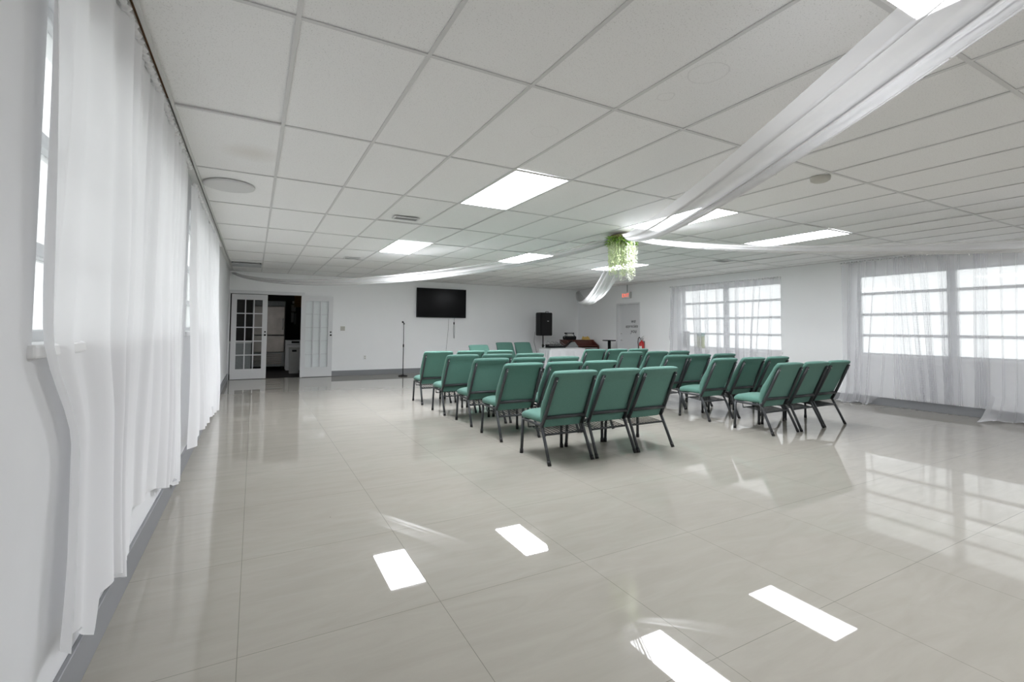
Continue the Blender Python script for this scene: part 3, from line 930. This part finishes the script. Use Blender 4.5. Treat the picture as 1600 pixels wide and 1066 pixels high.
def vent(x, y, sx, sy, lab, m='vent'):
    t = thing('ceiling_vent', lab, 'vent', (x, y, HC - .002), group='air vents in the ceiling')
    bm = new()
    for (a, b, c, d) in ((-sx, -sx + .02, -sy, sy), (sx - .02, sx, -sy, sy), (-sx + .02, sx - .02, -sy, -sy + .02), (-sx + .02, sx - .02, sy - .02, sy)):
        box(bm, a, b, c, d, -.012, 0)
    obj('frame', bm, 'tbar', t)
    bm = new(); box(bm, -sx + .02, sx - .02, -sy + .02, sy - .02, -.003, 0); obj('backing', bm, 'ventdark', t)
    bm = new()
    k = -sy + .035
    while k < sy - .02:
        box(bm, -sx + .02, sx - .02, k - .006, k + .006, -.010, -.003); k += .026
    obj('louvres', bm, m, t)
vent(1.66, 5.80, .16, .075, 'small grey ceiling vent between the two french-door-side panel lights')
vent(1.70, 9.75, .15, .08, 'small grey ceiling vent nearest the french doors')
vent(4.86, 5.95, .17, .12, 'dark ceiling vent right beside the hanging plant')
vent(4.98, 10.1, .15, .08, 'small ceiling vent before the loudspeaker corner')
vent(8.2, 6.2, .17, .10, 'dark ceiling vent nearest the window by the exit door')
bm = new(); lathe(bm, [(0, -.045), (.055, -.042), (.075, -.03), (.08, -.004), (.08, 0)], 4.45, 2.36, HC - .002, 24)
tag(obj('smoke_detector', bm, 'beige'), 'round beige smoke detector on the ceiling beyond the nearest tulle drape', 'smoke detector')
t = thing('round_ceiling_cover', 'large round flat grey cover on the ceiling by the window wall', 'cover', (-.245, 5.30, HC - .002))
bm = new(); lathe(bm, [(0, -.014), (.195, -.014), (.205, -.010), (.205, 0)], seg=40); obj('disc', bm, 'pale_grey', t)
bm = new(); lathe(bm, [(.205, -.018), (.216, -.018), (.22, -.01), (.22, 0), (.205, 0)], seg=40); obj('rim', bm, 'tbar', t)
t = thing('loose_ceiling_tile', 'ceiling tile slipped down in the corner above the closed french door', 'ceiling tile', (-.17, 11.95, HC - .035))
bm = new(); box(bm, -.29, .29, -.30, .30, 0, .018)
obj('board', bm, 'pale_grey', t)
for sx in (-.27, .27):
    bm = new(); box(bm, sx - .012, sx + .012, -.30, .30, .018, .035); obj('hanger', bm, 'ventdark', t)

# ------------------------------------------------------------------ curtains
def fold_profile(seed, y0, y1, dens, amp, pleat=False):
    r = random.Random(seed)
    ks = []
    y = y0
    while y < y1:
        if pleat:                                   # narrow deep pleats gathered in bunches, flat cloth between them
            n = r.choice((1, 1, 2, 3, 4, 6, 9))
            for _ in range(n):
                w = r.uniform(.022, .034); ks.append((y, w, r.uniform(.55, 1.0))); y += w
            y += r.uniform(.04, .22)
        else:
            w = r.uniform(.6, 1.5) / dens
            ks.append((y, w, r.uniform(.45, 1.0) * r.choice((1, 1, .5))))
            y += w
    def f(yy):
        for (a, w, k) in ks:
            if a <= yy < a + w:
                return amp * k * math.sin(PI * (yy - a) / w) ** 2 * 2 - amp
        return -amp
    return f

def curtain(name, side, y0, y1, ztop, hem, xo_top, xo_bot, m, label, group, seed, dens=9, amp=.022, cols=420, rows=34, drift=.05, pool=None, edge=None, pleat=False):
    f1 = fold_profile(seed, y0 - .3, y1 + .3, dens, amp, pleat)
    f2 = fold_profile(seed + 1, y0 - .3, y1 + .3, dens * (.5 if pleat else 1.7), amp * (.3 if pleat else .6))
    r = random.Random(seed + 2)
    p = [(r.uniform(2, 5), r.uniform(0, 6)) for _ in range(3)]
    base = XL if side < 0 else XR
    sg = 1 if side < 0 else -1
    def fn(u, v):
        y = y0 + (y1 - y0) * u
        h = hem(y)
        z = ztop + (h - ztop) * v
        q = (ztop - z) / (ztop - min(h, 0.3))
        d = drift * q * (math.sin(p[0][0] * y + p[0][1]) + .6 * math.sin(p[1][0] * 2 * y + p[1][1]))
        yy = y + d
        off = xo_top + (xo_bot - xo_top) * q
        a = f1(yy) * (0.55 + .8 * q) + f2(yy + .04 * math.sin(z * 2)) * (1 - .5 * q)
        a += .012 * q * math.sin(3.1 * z + p[2][1] + y * 2.3)
        e = edge(y, z) if edge else 0
        ye = y + e
        x = base + sg * max(.006 + .01 * q, off + a)
        if pool:
            x, ye, z = pool(x, ye, z, u, v, sg)
        return Vector((x, ye, z))
    t = thing(name, label, 'curtain', (0, 0, 0), group=group)
    bm = new(); sheet(bm, fn, cols, rows)
    OPEN.add('panel'); obj('panel', bm, m, t)
    # gathered heading and the rod inside it
    bm = new()
    rr = random.Random(seed + 5)
    def head(u, v):
        y = y0 + (y1 - y0) * u
        a = 2 * PI * v
        k = .016 + .005 * math.sin(y * 90) + .004 * math.sin(y * 143 + 1)
        return Vector((base + sg * (xo_top + k * math.cos(a)), y, ztop + .004 + k * .8 * math.sin(a)))
    sheet(bm, head, cols, 6); OPEN.add('heading'); obj('heading', bm, m, t)
    bm = new(); tube(bm, [(base + sg * xo_top, y0 - .03, ztop + .004), (base + sg * xo_top, y1 + .03, ztop + .004)], .006, 8); obj('rod', bm, 'white', t)
    return t

def steps(pts, jag=0.0):
    def f(y):
        if y <= pts[0][0]: return pts[0][1]
        for (a, za), (b, zb) in zip(pts[:-1], pts[1:]):
            if a <= y <= b: return za + (zb - za) * (y - a) / max(1e-6, b - a)
        return pts[-1][1]
    return f
hemL = steps([(1.95, .30), (2.23, .16), (2.26, .30), (2.5, .30), (2.75, .19), (2.9, .22), (3.12, .12), (3.16, .38), (3.6, .35), (4.1, .20), (4.14, .28), (4.5, .10), (4.8, .05)])
def edgeL(y, z):
    k = max(0.0, 1 - (y - 1.73) / 1.1)
    if z > 1.35: return k * (-.04 + .10 * (2.5 - z) / 1.15)
    q = min(1.0, (1.35 - z) / .42)
    p = .06 + q * q * (3 - 2 * q) * .27
    if z < .9: p -= .06 * (.9 - z) / .7
    return k * p
curtain('sheer_curtain', -1, 1.73, 4.76, HC - .045, hemL, .045, .055, 'sheer_left', 'long white sheer curtain nearest the viewer on the wall running to the french doors', 'white sheer curtains', 21, dens=4.0, amp=.026, drift=.06, cols=420, edge=edgeL)
hemL2 = steps([(5.0, .24), (6.0, .26), (7.0, .22), (7.05, .28), (7.8, .24), (7.84, .07), (8.5, .06), (8.54, .5), (9.2, .42)])
curtain('sheer_curtain', -1, 5.08, 8.86, HC - .10, hemL2, .05, .11, 'sheer_left', 'white sheer curtain on the window wall closest to the french doors', 'white sheer curtains', 34, dens=4.0, amp=.03, drift=.06)
curtain('sheer_curtain', 1, 6.24, 9.33, 2.515, steps([(6.2, .22), (7.3, .18), (8.2, .25), (9.4, .2)]), .06, .09, 'sheer_right', 'white sheer curtain over the window closest to the exit door', 'white sheer curtains', 47, dens=7.5, amp=.028, drift=.10, pleat=True, cols=1000)
def pool2(x, y, z, u, v, sg):
    if v > .88 and (y > 4.55 or y < 2.95):
        k = (v - .88) / .12
        w = (1 if y > 4.55 else 1.5) * (.5 + .5 * math.sin(y * 9))
        x += sg * k * (.10 + .30 * w * (1 if y < 2.95 else .55))
        z = max(.008 + .035 * (1 + math.sin(y * 23 + k * 6)) * (1 - k * .6), z * (1 - k))
    return x, y, z
hemR = steps([(1.2, .03), (2.9, .03), (3.0, .16), (4.45, .15), (4.56, .03), (5.1, .03)])
curtain('sheer_curtain', 1, 1.55, 5.03, HC - .06, hemR, .05, .10, 'sheer_right', 'wide white sheer curtain pooling on the floor under the long window', 'white sheer curtains', 58, dens=6.5, amp=.030, drift=.12, pool=pool2, rows=60, pleat=True, cols=1000)

# ------------------------------------------------------------------ tulle drapes swagged from the ceiling centre
HUB = Vector((4.66, 5.12, HC - .03))
def drape(end, sag, width, label, seed, power=1.0, lights=0):
    E = Vector(end)
    d = (E - HUB); d.z = 0
    lat = Vector((-d.y, d.x, 0)).normalized()
    r = random.Random(seed)
    ph = [r.uniform(0, 6) for _ in range(4)]
    def centre(t):
        p = HUB.lerp(E, t)
        p.z -= sag * (4 * t * (1 - t)) ** .75
        return p
    def fn(u, v):
        p = centre(u)
        e = (4 * u * (1 - u)) ** .5
        w = .07 + (width - .07) * e
        a = (v - .5)
        z = -.10 * e * (1 - 4 * a * a) + .016 * math.sin(a * 22 + ph[0] + 2 * u) * (.4 + e) + .010 * math.sin(a * 47 + ph[1])
        z += .05 * a * math.sin(u * 3 + ph[2])
        q = p + lat * (w * a + .012 * math.sin(a * 31 + ph[3]))
        q.z = min(q.z + z, HC - .012)
        return q
    bm = new(); sheet(bm, fn, 90, 34)
    OPEN.add('ceiling_drape'); o = obj('ceiling_drape', bm, 'tulle')
    tag(o, label, 'drape', 'white tulle drapes from the ceiling centre')
    return fn
dF = {}
dF['nl'] = drape((-.45, YF + .1, HC - .05), .40, .29, 'white tulle drape passing overhead nearest the viewer', 1)
dF['bl'] = drape((XL + .06, YB - .06, HC - .05), .37, .34, 'white tulle drape sagging to the corner above the french doors', 2)
dF['nr'] = drape((XR - .1, YF + .1, HC - .05), .40, .42, 'white tulle drape running toward the wide curtained window', 3)
dF['br'] = drape((XR - .06, YB - .06, HC - .05), .60, .36, 'white tulle drape hanging low before the exit sign and loudspeaker corner', 4)

def fairy(fn, v, u0, u1, label, seed, n):
    r = random.Random(seed)
    t = thing('fairy_lights', label, 'string lights', (0, 0, 0), group='fairy light strings on the tulle drapes')
    pts = []
    for k in range(60):
        u = u0 + (u1 - u0) * k / 59
        p = fn(u, v + .012 * math.sin(k * .9)) + Vector((0, 0, -.014 - .004 * abs(math.sin(k * 1.3))))
        pts.append(p)
    bm = new(); tube(bm, pts, .0022, 5); obj('wire', bm, 'wire', t)
    for k in range(n):
        p = pts[int((k + .5) * 59 / n)]
        a = Vector((r.uniform(-1, 1), r.uniform(-1, 1), r.uniform(-1, .1))).normalized()
        bm = new(); tube(bm, [p, p + a * .018, p + a * .034], [.0022, .0042, .003], 6); obj('bulb', bm, 'bulb', t)
fairy(dF['nl'], .80, .06, .62, 'string of tiny fairy lights along the drape nearest the viewer', 3, 34)
fairy(dF['nr'], .70, .05, .55, 'string of tiny fairy lights along the drape toward the wide window', 4, 26)

# ------------------------------------------------------------------ hanging wisteria
t = thing('hanging_plant', 'green hanging plant with pale trailing blossoms at the ceiling centre', 'plant', (4.66, 5.18, HC - .03))
bm = new(); lathe(bm, [(0, .0), (.16, .0), (.17, -.02), (.15, -.05), (0, -.05)], seg=24); obj('hoop', bm, 'twig', t)
r = random.Random(9)
bm = new()
def leafshape(bm, p, d, up, ln, wd):
    s = d.cross(up)
    if s.length < 1e-4: s = Vector((1, 0, 0))
    s.normalize()
    n = s.cross(d).normalized()
    a = bm.verts.new(p); b = bm.verts.new(p + d * ln * .45 + s * wd + n * .005); c = bm.verts.new(p + d * ln); e = bm.verts.new(p + d * ln * .45 - s * wd + n * .005)
    m1 = bm.verts.new(p + d * ln * .5 - n * .006)
    for f in ((a, b, m1), (b, c, m1), (c, e, m1), (e, a, m1)): bm.faces.new(f)
for k in range(420):
    a = r.uniform(0, 2 * PI); rad = .20 * math.sqrt(r.random())
    p = Vector((rad * math.cos(a), rad * math.sin(a), -.02 - r.random() * .10))
    d = Vector((math.cos(a + r.uniform(-.8, .8)), math.sin(a + r.uniform(-.8, .8)), r.uniform(-1.1, .2))).normalized()
    leafshape(bm, p, d, Vector((0, 0, 1)), r.uniform(.05, .085), r.uniform(.012, .02))
OPEN.add('foliage'); obj('foliage', bm, 'leaf', t)
def strands(bm, n, rmin, rmax, a0, a1, lmin, lmax, dens):
    for k in range(n):
        a = r.uniform(a0, a1); rad = rmin + (rmax - rmin) * math.sqrt(r.random())
        x, y = rad * math.cos(a), rad * math.sin(a)
        ln = r.uniform(lmin, lmax)
        m = int(ln * dens)
        for q in range(m):
            z = -.08 - ln * q / m
            w = .017 * (1 - .5 * q / m)
            b = r.uniform(0, 2 * PI)
            p = Vector((x + w * math.cos(b), y + w * math.sin(b), z + r.uniform(-.01, .01)))
            d = Vector((math.cos(b), math.sin(b), r.uniform(-.9, .3))).normalized()
            leafshape(bm, p, d, Vector((0, 0, 1)), r.uniform(.014, .024), r.uniform(.006, .010))
bm = new(); strands(bm, 64, .03, .19, 0, 2 * PI, .30, .52, 170); OPEN.add('blossom_strands'); obj('blossom_strands', bm, 'blossom', t)
bm = new(); strands(bm, 30, .06, .21, -1.9, 1.3, .28, .60, 130); OPEN.add('white_blossom_strands'); obj('white_blossom_strands', bm, 'blossom_white', t)

# ------------------------------------------------------------------ daylight, camera, colour management
w = bpy.data.worlds.new('World'); SC.world = w
w.use_nodes = True
nt = w.node_tree
bg = nt.nodes.get('Background') or nt.nodes.new('ShaderNodeBackground')
bg.inputs['Color'].default_value = (0.95, 0.98, 1.0, 1)
bg.inputs['Strength'].default_value = 1.12

cam = bpy.data.cameras.new('Camera')
co = bpy.data.objects.new('Camera', cam)
COL.objects.link(co)
cam.sensor_fit = 'HORIZONTAL'; cam.sensor_width = 36.0
F_PX, CX, CY = 736.256, 789.03, 483.05
cam.lens = F_PX / 1600 * 36.0
cam.shift_x = (800 - CX) / 1600
cam.shift_y = -(533 - CY) / 1600
fwd = Vector((0.46968064, 0.88190753, 0.04048704)); rgt = Vector((0.8824299, -0.47036196, 0.00878095)); up = Vector((-0.02678755, -0.03160274, 0.99914148))
R = Matrix((rgt, up, -fwd)).transposed()
co.matrix_world = Matrix.Translation((0, 0, EYE)) @ R.to_4x4()
cam.clip_start = 0.02
SC.camera = co

vs = SC.view_settings
vs.view_transform = 'Standard'; vs.look = 'None'; vs.gamma = 1.0; vs.use_curve_mapping = False
vs.exposure = 0.58
SC.display_settings.display_device = 'sRGB'
SC.cycles.transparent_max_bounces = 24
SC.cycles.diffuse_bounces = 10
SC.cycles.max_bounces = 16
